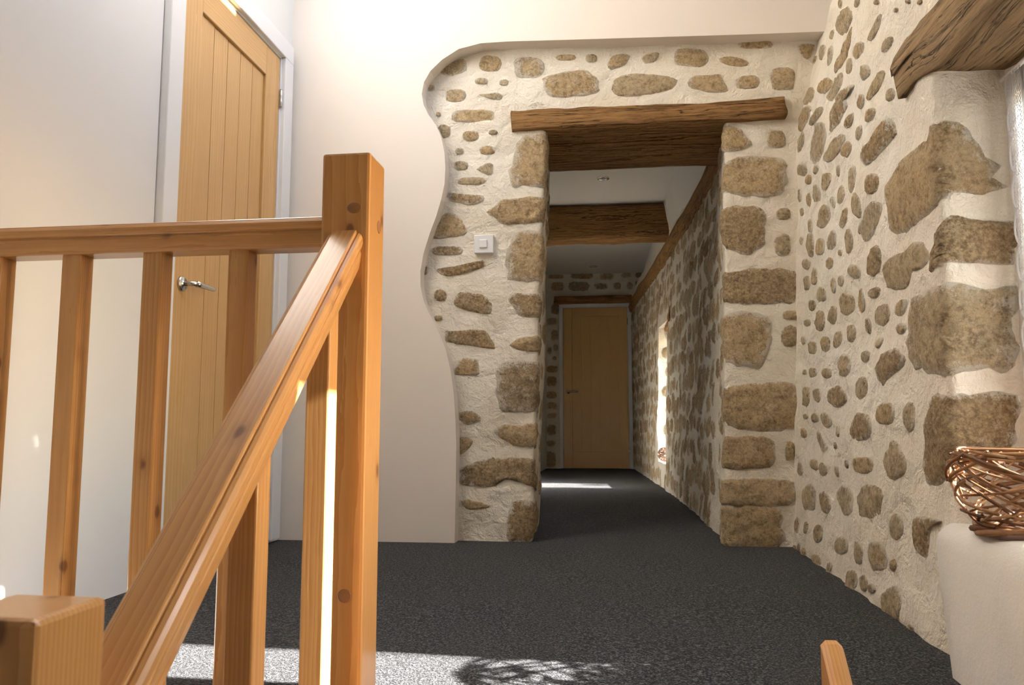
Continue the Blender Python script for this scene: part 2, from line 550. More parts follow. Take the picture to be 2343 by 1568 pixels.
wr_ = quad('wall_rear', [(XL, -2.2, -2.5), (1.3, -2.2, -2.5), (1.3, -2.2, TOP), (XL, -2.2, TOP)], M['cream'])
tag(wr_, 'cream plaster wall at the foot of the stairs', 'wall', kind='structure')
lf = quad('floor', [(XL, -2.2, -2.48), (1.3, -2.2, -2.48), (1.3, 1.6, -2.48), (XL, 1.6, -2.48)], M['carpet'])
tag(lf, 'carpeted lower floor at the bottom of the stairwell', 'floor', kind='structure')
fw_ = quad('wall_stairwell', [(XL, LAND + 0.09, -2.5), (1.3, LAND + 0.09, -2.5), (1.3, LAND + 0.09, -0.02), (XL, LAND + 0.09, -0.02)], M['white'])
tag(fw_, 'white wall below the landing edge', 'wall', kind='structure')

SKY = [(-0.40, 0.25, 1.55, 2.72)]           # roof window whose sun falls on the door head: x range, y range
rx = sorted({1.45, -0.5} | {q for s in SKY for q in s[:2]}); ry = sorted({-2.3, 3.45} | {q for s in SKY for q in s[2:]})
v, f = [], []
for i in range(len(rx) - 1):
    for j in range(len(ry) - 1):
        cxm, cym = (rx[i] + rx[i + 1]) / 2, (ry[j] + ry[j + 1]) / 2
        if any(a < cxm < b and c < cym < d for a, b, c, d in SKY): continue
        b = len(v)
        v += [(x, y, roof_z(x)) for x, y in ((rx[i], ry[j]), (rx[i + 1], ry[j]), (rx[i + 1], ry[j + 1]), (rx[i], ry[j + 1]))]
        f.append([b, b + 1, b + 2, b + 3])
b = len(v); v += [(XL - 0.1, -2.3, roof_z(XL - 0.1)), (-0.5, -2.3, roof_z(-0.5)), (-0.5, 3.45, roof_z(-0.5)), (XL - 0.1, 3.45, roof_z(XL - 0.1))]; f.append([b, b + 1, b + 2, b + 3])
ce = mesh_obj('ceiling', v, f, M['ceil'], smooth=False)
tag(ce, 'sloping cream ceiling under the roof', 'ceiling', kind='structure')
nrm = Vector((0.85, 0, 1)).normalized()
for k, (a, b, c, d) in enumerate(SKY):
    wd = empty('window_%d' % (k + 2), ((a + b) / 2, (c + d) / 2, roof_z((a + b) / 2)), 'pine framed roof window in the sloping ceiling above the landing', 'window', kind='structure')
    sl = math.hypot(b - a, 0.85 * (b - a)); rot = Matrix.Rotation(math.atan(0.85), 4, 'Y')
    for nm, lx, ly, sx, sy in (('window_frame', 0, (d - c) / 2, sl + .1, .05), ('window_frame', 0, -(d - c) / 2, sl + .1, .05), ('window_frame', sl / 2, 0, .05, d - c + .05), ('window_frame', -sl / 2, 0, .05, d - c + .05)):
        bm = box_bm(sx, sy, 0.08, 0.004)
        for q in bm.verts: q.co = rot @ (q.co + Vector((lx, ly, 0.02)))
        from_bm(nm, bm, M['pine'], wd, wd.location, gc=True)
    bm = box_bm(sl, d - c, 0.004)
    for q in bm.verts: q.co = rot @ (q.co + Vector((0, 0, 0.04)))
    from_bm('pane', bm, M['glass'], wd, wd.location)
    portal('roof_window_offscreen', wd.location + nrm * 0.07, -nrm, d - c, sl)
    bpy.data.objects[COL.objects[-1].name].rotation_euler = Vector(-nrm).to_track_quat('-Z', 'X').to_euler()

# ------------------------------------------------------------------ right stone wall with the window niche


def lean_r(p, z):
    k = min(1, max(0, (p.y - 1.7) / 1.55))
    return Vector((k * lerp_table([(0, 0), (.6, .03), (1.15, .05), (1.75, .08), (2.13, .18), (2.3, .25), (2.7, .4)], z), 0))


NY0, NZ0, NZ1, NX = 1.02, 0.28, 1.24, 0.85                  # niche: near jamb y, sill z, head z, frame x
SR = Surf([(XR, -2.3), (XR, YJ), (XR, 3.5)], -2.3 - YJ, side=1, lean=lean_r, seed=1.0)
SJ = Surf([(XR + 0.45, YJ), (XR, YJ), (XR, 3.6)], -0.45, side=1, rad=0.016, lean=lean_r, seed=1.0)      # jamb then face, s = 0 at the corner
v, f = [], []
grid_part(SJ, frange(-0.45, -0.25, 0.03) + frange(-0.25, 0.06, 0.0125)[1:] + frange(0.06, 1.62, 0.022)[1:], frange(-0.06, 2.6, 0.022), lambda s, z: s < -0.005 and (z > 1.5), v, f)
grid_part(SR, frange(-2.3 - YJ, 0.0, 0.03), frange(-2.5, 2.6, 0.03), lambda s, z: (s + YJ > NY0 and NZ0 < z < 1.385) or (s + YJ > LAND and z < -0.08), v, f)
b = len(v)                                                   # near jamb, head and bottom of the niche
X2 = XR + 0.45
v += [(XR, NY0, NZ0), (X2, NY0, NZ0), (X2, NY0, 1.45), (XR, NY0, 1.45)]; f.append([b, b + 1, b + 2, b + 3]); b += 4
v += [(XR - .005, NY0, NZ0 - .01), (XR - .005, YJ + .01, NZ0 - .01), (X2, YJ + .01, NZ0 - .01), (X2, NY0, NZ0 - .01)]; f.append([b, b + 1, b + 2, b + 3])
wall_r = mesh_obj('wall_right', v, f, M['mortar'])
tag(wall_r, 'rubble stone wall in cream lime mortar with the window niche', 'wall', kind='structure')


def px_sj(u, vv, jamb=False):
    if jamb:
        p = hit(u, vv, 1, YJ); return (-(p.x - XR), p.z)
    X = XR
    for _ in range(5):
        p = hit(u, vv, 0, X); X = SJ.at(p.y - YJ, p.z, b=False).x
    return (p.y - YJ, p.z)


RW = {  # crops of the photograph: origin x, y, scale, stones as (cx, cy, half length, half width, lean)
    (1800, 0, 3.921): """480,30,45,28,15 650,25,45,25,15 820,20,25,18,15 1080,15,25,20,0 1190,20,30,15,30 510,190,130,62,25 385,310,45,22,15
985,90,25,20,30 810,240,140,25,18 510,440,225,30,24 300,470,70,28,15 370,500,95,25,12 220,540,40,15,20 560,590,75,32,10 665,450,85,52,30 905,400,85,33,22
720,650,75,48,25 820,760,155,36,22 925,850,65,40,10 330,770,75,52,30 430,780,135,46,22 670,910,70,45,25 140,760,78,28,20 195,860,78,45,25
170,1060,118,38,18 265,1040,98,28,30 140,1270,95,33,10 290,1280,183,72,10 440,1330,138,46,30 535,1340,73,45,15 560,1080,78,32,25 655,1190,78,28,10 790,1030,78,36,25 150,1520,58,46,10""",
    (1800, 380, 3.733): """190,115,45,28,20 265,25,50,28,25 345,130,78,33,12 430,40,58,14,5 565,115,118,43,5 745,150,92,52,8 260,235,78,36,0 455,245,84,30,0
115,250,60,24,0 130,395,40,21,0 190,290,60,21,0 390,310,58,17,-10 615,335,113,36,-8 315,430,103,43,12 490,440,93,33,15 205,510,60,24,-8 715,470,186,64,20 390,630,88,40,8
130,640,40,17,0 215,680,103,40,0 295,690,78,30,0 540,640,108,36,0 465,740,30,24,0 745,810,142,56,15 170,835,50,27,0 375,830,55,29,8 240,940,78,27,0 165,1000,64,28,0
585,900,64,46,-20 405,1020,74,27,-3 490,980,54,19,0 300,1095,64,43,0 210,1190,49,37,0 735,1085,54,36,15 510,1180,93,60,0 625,1145,113,36,0 285,1325,88,43,0 385,1275,78,38,10
170,1340,30,34,0 795,1270,98,56,5 970,1210,84,43,20 675,1365,78,24,-5 540,1430,78,37,0 980,1390,50,52,45 430,1480,74,34,8 325,1510,58,34,0 140,1490,39,19,0 780,1510,54,28,20""",
    (1800, 780, 3.921): """235,60,63,36,-5 345,50,50,33,0 440,25,40,24,0 520,220,103,60,0 700,140,58,48,0 155,280,25,21,0 235,285,44,38,0 365,290,48,48,-20 680,420,103,62,0
175,500,93,36,0 285,490,64,48,-20 465,500,93,86,-30 905,650,103,92,0 1120,680,148,52,0 260,690,44,37,0 375,710,68,40,-15 175,680,25,28,0 155,825,50,21,0 480,810,64,12,0
320,900,108,38,-25 685,770,123,102,0 455,940,34,12,0 695,1115,73,98,0 125,1150,64,27,0 265,1110,54,33,-20 350,1150,64,37,0 525,1100,50,12,0 460,1170,60,12,0
210,1400,118,67,5 360,1450,108,48,-10 515,1430,138,72,-10 755,1440,148,116,10""",
    (1800, 1150, 3.751): """95,190,73,24,0 180,215,58,21,0 280,265,78,43,0 465,370,83,58,10 610,430,103,43,0 780,460,128,73,-10 905,540,58,33,10 935,210,118,53,0
65,410,48,23,15 105,390,53,19,10 145,440,58,24,15 255,500,58,43,-20 370,560,53,24,15 550,670,93,52,0 650,690,78,48,0 740,740,48,38,-30 900,870,148,92,0 1060,1075,43,33,0 30,250,88,19,0""",
}
k = 0
for (ox, oy, sc), txt in RW.items():
    for tok in txt.split():
        cx_, cy_, hl, hw, an = map(float, tok.split(','))
        k += 1
        poly = [px_sj(ox + x / sc, oy + y / sc) for x, y in ellipse_px(cx_, cy_, hl, hw, an)]
        add_stone(SJ, poly, wall_r, 'stone_dark' if k % 9 == 4 else 'stone_grey' if k % 5 else 'stone', 0.006)
for ox, oy, sc, kind, pl in (
    (1800, 0, 3.921, 'stone_dark', [(570, 760), (620, 770), (520, 870), (540, 960), (460, 1130), (410, 1190), (395, 1100), (420, 950), (480, 820)]),
    (1800, 0, 3.921, 'stone_dark', [(900, 1060), (960, 1130), (960, 1220), (870, 1330), (800, 1440), (710, 1490), (680, 1420), (720, 1330), (790, 1250), (850, 1120)]),
    (1800, 380, 3.733, 'stone_grey', [(820, 870), (900, 780), (1040, 720), (1060, 650), (1130, 660), (1200, 740), (1200, 830), (1140, 880), (1060, 920), (1040, 1010), (975, 1065), (890, 1030), (830, 1045), (815, 950)]),
    (1800, 780, 3.921, 'stone_dark', [(860, 110), (970, 60), (1060, 120), (1080, 190), (1010, 260), (920, 330), (880, 420), (830, 360), (805, 280), (830, 180)]),
    (1800, 780, 3.921, 'stone_grey', [(940, 900), (1010, 910), (1050, 1000), (1100, 1120), (1070, 1200), (990, 1250), (920, 1220), (870, 1080), (910, 1000)]),
    (1800, 1150, 3.751, 'stone_dark', [(1075, 130), (1130, 120), (1330, 150), (1320, 175), (1220, 220), (1205, 330), (1205, 480), (1140, 450), (1090, 380), (1070, 280)])):
    add_stone(SJ, [px_sj(ox + x / sc, oy + y / sc) for x, y in pl], wall_r, kind, 0.008)
# corner stones wrap from the jamb round to the face: jamb outline then face outline, clockwise
for kind, jb, fc in (
    ('stone', [(2172, 432), (2255, 450), (2288, 425), (2280, 390), (2250, 358), (2205, 330), (2200, 296), (2178, 278)], [(2140, 290), (2100, 330), (2045, 390), (2026, 440), (2032, 500), (2045, 533), (2090, 515), (2145, 460)]),
    ('stone_dark', [(2172, 600), (2230, 604), (2315, 606), (2318, 508), (2250, 508), (2200, 500), (2172, 495)], [(2158, 500), (2145, 530), (2140, 560), (2130, 600), (2128, 622), (2150, 606)]),
    ('stone_grey', [(2175, 848), (2260, 842), (2318, 842), (2318, 658), (2245, 668), (2220, 662), (2175, 648)], [(2152, 655), (2113, 677), (2089, 693), (2084, 715), (2081, 800), (2084, 818), (2106, 844), (2150, 851)]),
    ('stone_dark', [(2175, 1060), (2250, 1035), (2318, 1020), (2318, 905), (2240, 905), (2175, 908)], [(2150, 905), (2130, 925), (2121, 968), (2119, 1035), (2116, 1086), (2126, 1110), (2155, 1105)])):
    poly = [px_sj(u, q, True) for u, q in jb] + [px_sj(u, q) for u, q in fc]
    add_stone(SJ, poly, wall_r, kind, 0.010, 44)


def scatter(surf, s0, s1, z0, z1, step, parent, skip, seed, kinds, size=1.0):
    r = random.Random(seed); row = 0; z = z0
    while z < z1:
        s = s0 + (row % 2) * step * 0.45
        while s < s1:
            cs_, cz_ = s + r.uniform(-.22, .22) * step, z + r.uniform(-.2, .2) * step
            hw, hh = step * size * r.uniform(.22, .46), step * size * r.uniform(.2, .40)
            if s0 + hw * .4 < cs_ < s1 - hw * .4 and not skip(cs_, cz_, max(hw, hh)):
                a = r.uniform(-25, 25)
                add_stone(surf, ellipse_px(cs_, cz_, hh, hw, a, r.uniform(.6, .9), 12), parent, r.choice(kinds), 0.006, 12)
            s += step * r.uniform(.85, 1.2)
        z += step * 0.88; row += 1


# the stretch of wall beside the stairs, nearer than the window
scatter(SR, -1.9, NY0 - YJ - .12, 0.0, 2.2, 0.22, wall_r, lambda s, z, r: False, 3, ['stone_grey', 'stone', 'stone_dark'])
scatter(SR, NY0 - YJ - .1, -0.05, 1.62, 2.2, 0.2, wall_r, lambda s, z, r: False, 4, ['stone_grey', 'stone'])

# plaster sill and apron under the window: a rounded block that stands proud of the wall
bm = bmesh.new(); NS, NP = 18, []
prof = [(0.96, NZ0 + 0.005), (0.86, NZ0 + .012), (0.71, NZ0 + .012)] + [(0.71 - .05 * math.sin(a), NZ0 + .012 - .05 + .05 * math.cos(a)) for a in (.3, .6, .9, 1.2, 1.57)] + [(.655, .16), (.65, .06), (.645, -.06), (.65, -.3), (.71, -.34)]
yl = [NY0 - .14 + (1.84 - NY0 + .14) * i / NS for i in range(NS + 1)]
rows = []
for y in yl:
    e = min(1, (1.84 - y) / .05, (y - NY0 + .14) / .05); e = math.sqrt(max(0, 1 - (1 - e) ** 2))
    row = []
    for i, (x, z) in enumerate(prof):
        inset = (1 - e) * (0.055 if z < NZ0 else .03)
        yy = y - max(0, (y - 1.55) / .25) * lerp_table([(-.3, .16), (0, .10), (.2, .02), (.3, 0)], z)
        row.append(bm.verts.new((min(x + inset, .99) + .004 * nz(yy * 6, z * 6, 2), yy, z - (1 - e) * (.022 if x < .8 and z > .2 else 0) + .003 * nz(x * 8, yy * 8, 5))))
    rows.append(row)
for a, b in zip(rows, rows[1:]):
    for i in range(len(prof) - 1): bm.faces.new((a[i], a[i + 1], b[i + 1], b[i]))
for r_ in (rows[0], rows[-1]): bm.faces.new(r_)
bmesh.ops.recalc_face_normals(bm, faces=bm.faces)
from_bm('window_sill', bm, M['sill'], wall_r, smooth=True)


def rough_beam(name, L, w_, d_, mat, parent, loc, rot, amp=0.012, seed=0.0, seg=None, shape=None):
    """hewn timber along local Z from 0 to L"""
    nl = seg or max(12, int(L / 0.03)); ring = []
    m = 7
    for i in range(m): ring.append((-1 + 2 * i / m, -1))
    for i in range(m): ring.append((1, -1 + 2 * i / m))
    for i in range(m): ring.append((1 - 2 * i / m, 1))
    for i in range(m): ring.append((-1, 1 - 2 * i / m))
    v, f = [], []
    for j in range(nl + 1):
        z = L * j / nl
        for x, y in ring:
            cr = 1 - 0.09 * max(0, abs(x) + abs(y) - 1.55) / .45
            px, py = x * w_ / 2 * cr, y * d_ / 2 * cr
            k = amp * (nz(px * 4, py * 4, z * 2.2 + seed) + 0.6 * nz(px * 26, py * 26, z * 3 + seed) + 0.35 * nz(px * 60, py * 60, z * 14 + seed))
            px, py = px * (1 + k / (w_ / 2)), py * (1 + k / (d_ / 2))
            if shape: px, py = shape(px, py, z)
            v.append((px, py, z + (amp * 1.2 * nz(px * 20, py * 20, seed + 5) if j in (0, nl) else 0)))
    n = len(ring)
    for j in range(nl):
        for k in range(n):
            k2 = (k + 1) % n
            f.append([j * n + k, j * n + k2, (j + 1) * n + k2, (j + 1) * n + k])
    f.append(list(range(n))[::-1]); f.append([nl * n + k for k in range(n)])
    return mesh_obj(name, v, f, mat, parent, loc, rot, True, None, True)


# timber over the window: runs along the wall, its end let into the rubble
wb = rough_beam('oak_window_lintel', 1.25, 0.155, 0.30, M['beam_grey'], None, (XR + 0.135, 0.70, 1.335), (-math.pi / 2, 0, 0), 0.014, 3.0,
                shape=lambda x, y, z: (x, y) if z < 1.0 else (x, y))
wb.rotation_euler = (-math.pi / 2, math.pi / 2 * 0, 0)
# local x -> world x, local z -> world +y, local y -> world -z : swap the section so that it is 0.30 deep and 0.155 high
for q in wb.data.vertices:
    x, y, z = q.co
    q.co = (y, x - (0.03 if (z > 1.0 and x > 0) else 0) * min(1, (z - 1.0) / .15), z)
tag(wb, 'weathered grey-brown timber lintel above the window niche', 'beam')
hk = tube('wall_hook', [SJ.at(.13, 1.405, .004), SJ.at(.13, 1.405, .016)] + [SJ.at(.13 - .010 + .010 * math.cos(a), 1.405 + .010 * math.sin(a), .018) for a in [x * .5 for x in range(0, 10)]], 0.0016, M['metal'], None, 6)
tag(hk, 'small bent steel hook by the timber lintel end', 'hook')

# the window itself
wd = empty('window_1', (NX + .03, (NY0 + YJ) / 2, NZ0), 'white casement window set in the stone niche', 'window', kind='structure')
for nm, lo, hi in (('window_frame', (NX, YJ - .08, NZ0), (NX + .05, YJ + .03, 1.40)), ('window_frame', (NX, NY0 - .02, NZ0), (NX + .05, NY0 + .07, 1.40)),
                   ('window_frame', (NX, NY0 + .06, NZ0), (NX + .05, YJ - .07, NZ0 + .05)), ('window_frame', (NX, NY0 + .06, 1.185), (NX + .05, YJ - .07, 1.40))):
    box(nm, lo, hi, M['gloss'], wd, .004)
yc = 1.40
box('mullion', (NX - .005, yc - .07, NZ0 + .045), (NX + .05, yc + .07, 1.19), M['gloss'], wd, .004)
for a, b in ((NY0 + .06, yc - .065), (yc + .065, YJ - .07)):
    box('pane', (NX + .025, a, NZ0 + .05), (NX + .029, b, 1.19), M['glass'], wd)
portal('window_right_offscreen', (NX + .08, yc, (NZ0 + 1.25) / 2), (-1, 0, 0), YJ - NY0, 1.25 - NZ0)

# ------------------------------------------------------------------ end wall: two stone piers, the masonry over the opening


def lean_p(cx0):
    def g(p, z):
        k = min(1, max(0, 1 - abs(p.x - cx0) / .35))
        if cx0 < 0: return Vector((k * lerp_table([(0, -.04), (1.1, 0), (1.8, .03)], z), 0))
        return Vector((k * lerp_table([(0, -.027), (1.8, .022)], z), 0))
    return g


CL, CR = -0.325, 0.455
SPL = Surf([(-1.1, YE), (CL, YE), (CL - .035, 3.95)], -1.1 - CL, side=-1, rad=.022, lean=lean_p(CL), seed=11.0)
SPR = Surf([(CR + .05, 3.95), (CR, YE), (1.15, YE)], -math.hypot(.05, 3.95 - YE), side=-1, rad=.022, lean=lean_p(CR), seed=12.0)
SPT = Surf([(-1.2, YE), (1.3, YE)], -1.2, side=-1, seed=11.5)
v, f = [], []
grid_part(SPL, frange(-1.1 - CL, -.06, .022) + frange(-.06, .10, .012)[1:] + frange(.1, .61, .03)[1:], frange(-.03, 1.85, .022), None, v, f)
grid_part(SPR, frange(-.6, -.1, .03) + frange(-.1, .06, .012)[1:] + frange(.06, .69, .022)[1:], frange(-.03, 1.85, .022), None, v, f)
grid_part(SPT, frange(-1.1, 1.2, .022), frange(1.835, 2.75, .022), None, v, f)
b = len(v)
for x0, x1, z0, z1 in ((-1.0, -.43, -.1, 2.6), (-.43, .62, 1.80, 2.6), (.62, 1.2, -.1, 2.6)):
    v += [(x0, 3.945, z0), (x1, 3.945, z0), (x1, 3.945, z1), (x0, 3.945, z1)]; f.append([b, b + 1, b + 2, b + 3]); b += 4
wall_e = mesh_obj('wall_end', v, f, M['mortar'])
tag(wall_e, 'exposed stone wall with square doorway into the passage', 'wall', kind='structure')


def px_pl(u, q):
    dx = 0
    p = hit(u, q, 1, YE)
    dxl = lean_p(CL)(p, p.z).x
    return (p.x - dxl - CL, p.z)


def px_pr(u, q):
    p = hit(u, q, 1, YE); return (p.x - lean_p(CR)(p, p.z).x - CR, p.z)


def px_pt(u, q):
    p = hit(u, q, 1, YE); return (p.x, p.z)


def put(surf, conv, ox, oy, sc, items, parent, kinds, prot=.007, wrap=0.0):
    r = random.Random(5)
    for it in items:
        pl = bbox_px(*it) if len(it) == 4 and not isinstance(it[0], tuple) else it
        poly = [conv(ox + x / sc, oy + y / sc) for x, y in pl]
        if wrap > 0: poly = [(s + wrap if s > -.03 else s, z) for s, z in poly]
        if wrap < 0: poly = [(s + wrap if s < .03 else s, z) for s, z in poly]
        add_stone(surf, poly, parent, r.choice(kinds), prot)


KE = ['stone', 'stone', 'stone_grey']
put(SPT, px_pt, 930, 50, 2.6125, [[(190, 300), (260, 235), (355, 215), (360, 295), (260, 325)], (435, 200, 565, 295), (645, 210, 820, 335), (120, 370, 170, 415), (405, 335, 490, 375),
    (550, 340, 610, 380), (230, 400, 355, 475), [(415, 430), (500, 430), (540, 415), (595, 440), (570, 468), (500, 460)], (260, 525, 530, 600), (175, 535, 205, 565)], wall_e, KE)
put(SPL, px_pl, 930, 50, 2.6125, [(185, 610, 265, 695), (330, 650, 440, 715), (290, 750, 345, 795), (430, 740, 535, 795), (490, 650, 550, 680), (280, 830, 370, 890),
    [(410, 885), (470, 840), (525, 835), (515, 930), (490, 920)], (300, 930, 480, 975), [(245, 1020), (330, 1030), (470, 1040), (460, 1080), (390, 1105), (250, 1065)], [(140, 1305), (160, 1210), (250, 1130), (340, 1170), (370, 1270), (240, 1290)],
    (150, 1340, 340, 1395), (85, 1450, 130, 1520), [(165, 1480), (300, 1460), (470, 1420), (470, 1465), (350, 1505), (220, 1525)]], wall_e, ['stone_dark', 'stone', 'stone_grey'])
put(SPL, px_pl, 930, 50, 2.6125, [[(660, 770), (690, 690), (840, 660), (838, 990), (640, 985), (625, 920)], [(490, 1140), (600, 1065), (780, 1045), (822, 1060), (822, 1200), (800, 1190), (600, 1215)],
    [(605, 1540), (610, 1380), (640, 1280), (720, 1250), (810, 1260), (806, 1560)]], wall_e, ['stone'], .011, .10)
put(SPL, px_pl, 930, 640, 2.45, [(155, 55, 230, 125), [(260, 140), (300, 65), (440, 90), (490, 150), (470, 200), (330, 175)], (155, 200, 205, 235), [(215, 290), (440, 280), (510, 390), (370, 370), (240, 360)],
    [(255, 530), (300, 440), (405, 440), (405, 545)], [(280, 770), (300, 735), (390, 735), (435, 790), (330, 820)], [(290, 875), (380, 890), (370, 930), (300, 990)], [(300, 1240), (340, 1225), (490, 1270), (440, 1285), (340, 1290)]], wall_e, ['stone', 'stone_dark'])
put(SPL, px_pl, 930, 640, 2.45, [[(570, 110), (620, 80), (745, 75), (745, 225), (640, 205), (600, 150)], [(580, 370), (630, 330), (728, 300), (728, 415), (640, 400)], (515, 460, 735, 735),
    [(485, 860), (530, 815), (718, 805), (718, 950), (600, 930)], [(290, 1065), (470, 1000), (690, 1010), (698, 1205), (560, 1110), (490, 1165), (310, 1150)], [(575, 1330), (600, 1245), (700, 1240), (705, 1470), (575, 1465)]], wall_e, ['stone', 'stone', 'stone_dark'], .011, .12)
put(SPT, px_pt, 1200, 50, 3.347, [(225, 250, 405, 300), (465, 245, 560, 315), [(630, 320), (670, 250), (815, 235), (780, 320), (650, 380)], [(885, 270), (960, 235), (1040, 225), (1010, 310), (920, 325)], (1145, 205, 1405, 345),
    [(1490, 270), (1600, 270), (1720, 300), (1715, 345), (1580, 340), (1510, 320)], (1620, 145, 1920, 205), [(2075, 180), (2150, 160), (2240, 170), (2190, 290), (2120, 260)], [(145, 430), (240, 400), (440, 365), (530, 410), (590, 540), (440, 565), (210, 580), (160, 520)],
    [(665, 480), (760, 395), (1000, 405), (1165, 440), (1160, 510), (1000, 550), (760, 570), (690, 550)], [(1240, 470), (1300, 410), (1500, 400), (1570, 530), (1430, 545), (1250, 500)], (1615, 415, 1800, 515), (1885, 345, 2070, 530)], wall_e, ['stone', 'stone_grey', 'stone'])
put(SPR, px_pr, 1200, 50, 3.347, [(1850, 830, 2000, 965)], wall_e, ['stone'])
put(SPR, px_pr, 1200, 50, 3.347, [[(1580, 800), (1620, 790), (1745, 945), (1640, 985), (1580, 990)], (1570, 1035, 1995, 1335)], wall_e, ['stone'], .011, -.08)
put(SPR, px_pr, 1600, 250, 1.5077, [(265, 340, 315, 385), (258, 428, 315, 510), (285, 695, 345, 728), (283, 748, 345, 820), (295, 1140, 330, 1220)], wall_e, ['stone', 'stone_grey'])
put(SPR, px_pr, 1600, 250, 1.5077, [[(100, 338), (222, 340), (215, 460), (175, 500), (130, 490), (104, 440)], (100, 555, 348, 670), [(98, 720), (160, 700), (235, 720), (245, 800), (205, 895), (130, 880), (98, 840)], (105, 945, 345, 1105), (85, 1130, 255, 1240), (100, 1275, 325, 1370), (85, 1372, 285, 1515)], wall_e, ['stone', 'stone', 'stone_dark', 'stone'], .011, -.10)
scatter(SPR, -.56, -.16, .05, 1.75, .17, wall_e, lambda s, z, r: False, 21, ['stone', 'stone_grey'])
scatter(SPL, .16, .56, .05, 1.75, .2, wall_e, lambda s, z, r: False, 22, ['stone', 'stone_dark'])

# plasterboard in front of the old wall, cut to a wavy edge
edge_px = [(1960, 70), (1885, 72), (1700, 79), (1500, 85), (1300, 91), (1160, 95), (1100, 99), (1050, 112), (1012, 136), (985, 162), (970, 188), (965, 215), (969, 240), (980, 262), (998, 287), (1010, 315), (1017, 350), (1019, 385), (1017, 420), (1010, 455), (998, 495),
           (983, 535), (969, 580), (962, 620), (962, 655), (970, 692), (984, 722), (1003, 760), (1020, 800), (1031, 850), (1038, 900), (1042, 960), (1044, 1020), (1043, 1100), (1040, 1245)]
cut = [hit(u, q, 1, YP) for u, q in edge_px]
cut[0].x, cut[-1].z = 1.25, -.02
out = [(p.x, p.z) for p in cut] + [(XL, -.02), (XL, roof_z(XL) + .05), (-.5, roof_z(-.5) + .05), (1.25, roof_z(1.25) + .05)]
bm = bmesh.new()
front = [bm.verts.new((x, YP, z)) for x, z in out]; back = [bm.verts.new((x, YE + .012, z)) for x, z in out]
n = len(out)
for tri in tessellate_polygon([[Vector((x, z, 0)) for x, z in out]]): bm.faces.new([front[i] for i in tri])
for i in range(n):
    bm.faces.new((front[i], back[i], back[(i + 1) % n], front[(i + 1) % n]))
bmesh.ops.recalc_face_normals(bm, faces=bm.faces)
pb = from_bm('plasterboard', bm, M['cream'], wall_e)
pb['label'] = 'smooth cream plasterboard cut to a wavy edge'

# timbers over the opening
li = empty('oak_door_lintel', (.14, 3.32, 1.79), 'brown hewn oak lintel spanning the stone doorway', 'beam')
lrot = (0, math.pi / 2, 0)
for k, (y0, dpt, z0, hh, x0, x1) in enumerate(((3.312, .215, 1.788, .092, -.448, .726), (3.53, .20, 1.782, .10, -.40, .62), (3.735, .215, 1.788, .10, -.40, .62))):
    rough_beam('beam', x1 - x0, hh, dpt, M['beam'], li, (x0, y0 + dpt / 2, z0 + hh / 2), lrot, .012, 20 + k * 3)

# ------------------------------------------------------------------ passage beyond the doorway


def lean_h(p, z):
    k = min(1, max(0, (9.4 - p.y) / 4.5))
    return Vector((k * lerp_table([(0, 0), (.5, .03), (1, .06), (1.5, .09), (2, .14), (2.5, .2)], z), 0))


SH = Surf([(.47, 3.45), (.435, 3.80), (.435, 4.4), (.415, 5.2), (.368, 6.46), (.194, 9.9)], 0, side=1, lean=lean_h, seed=31.0)
HN = (6.42, 7.02, .17, 1.34)                               # window niche in the passage: y range, z range
s_a, s_b = SH.s_of(1, HN[0]), SH.s_of(1, HN[1])
smax = SH.s_of(1, 9.85)
v, f = [], []
sv = frange(0, s_a, .035) + frange(s_a, s_b, .03)[1:] + frange(s_b, smax, .035)[1:]
zv = frange(-.12, HN[2], .03) + frange(HN[2], HN[3], .03)[1:] + frange(HN[3], 2.12, .03)[1:]
grid_part(SH, sv, zv, lambda s, z: s_a < s < s_b and HN[2] < z < HN[3], v, f)
def niche_wall(sA, sB, za, zb, n=6):                       # returns of the niche going out to the glass
    b = len(v)
    for t in range(n + 1):
        for (s, z) in ((sA, za), (sB, zb)):
            p = SH.at(s, z); v.append((p.x + .30 * t / n, p.y, z))
    for t in range(n): f.append([b + 2 * t, b + 2 * t + 1, b + 2 * t + 3, b + 2 * t + 2])
niche_wall(s_a, s_a, HN[2], HN[3]); niche_wall(s_b, s_b, HN[2], HN[3]); niche_wall(s_a, s_b, HN[2], HN[2]); niche_wall(s_a, s_b, HN[3], HN[3])
wall_h = mesh_obj('wall_hall_right', v, f, M['mortar'])
tag(wall_h, 'long rubble stone wall of the passage with deep window', 'wall', kind='structure')
scatter(SH, .35, smax - .1, .05, 1.86, .165, wall_h, lambda s, z, r: s_a - r < s < s_b + r and HN[2] - r < z < HN[3] + r * 1.6, 41, ['stone', 'stone_grey', 'stone_dark'], 1.3)
SJH = Surf([(.75, HN[1] - .001), (.30, HN[1] - .001)], 0, side=1, amp=.5, seed=4)
for k in range(7):
    zc = HN[2] + .1 + k * .17
    add_stone(SJH, ellipse_px(.22 + .03 * (k % 2), zc, .055, .10, 0, .5), wall_h, 'stone', .02, 12)
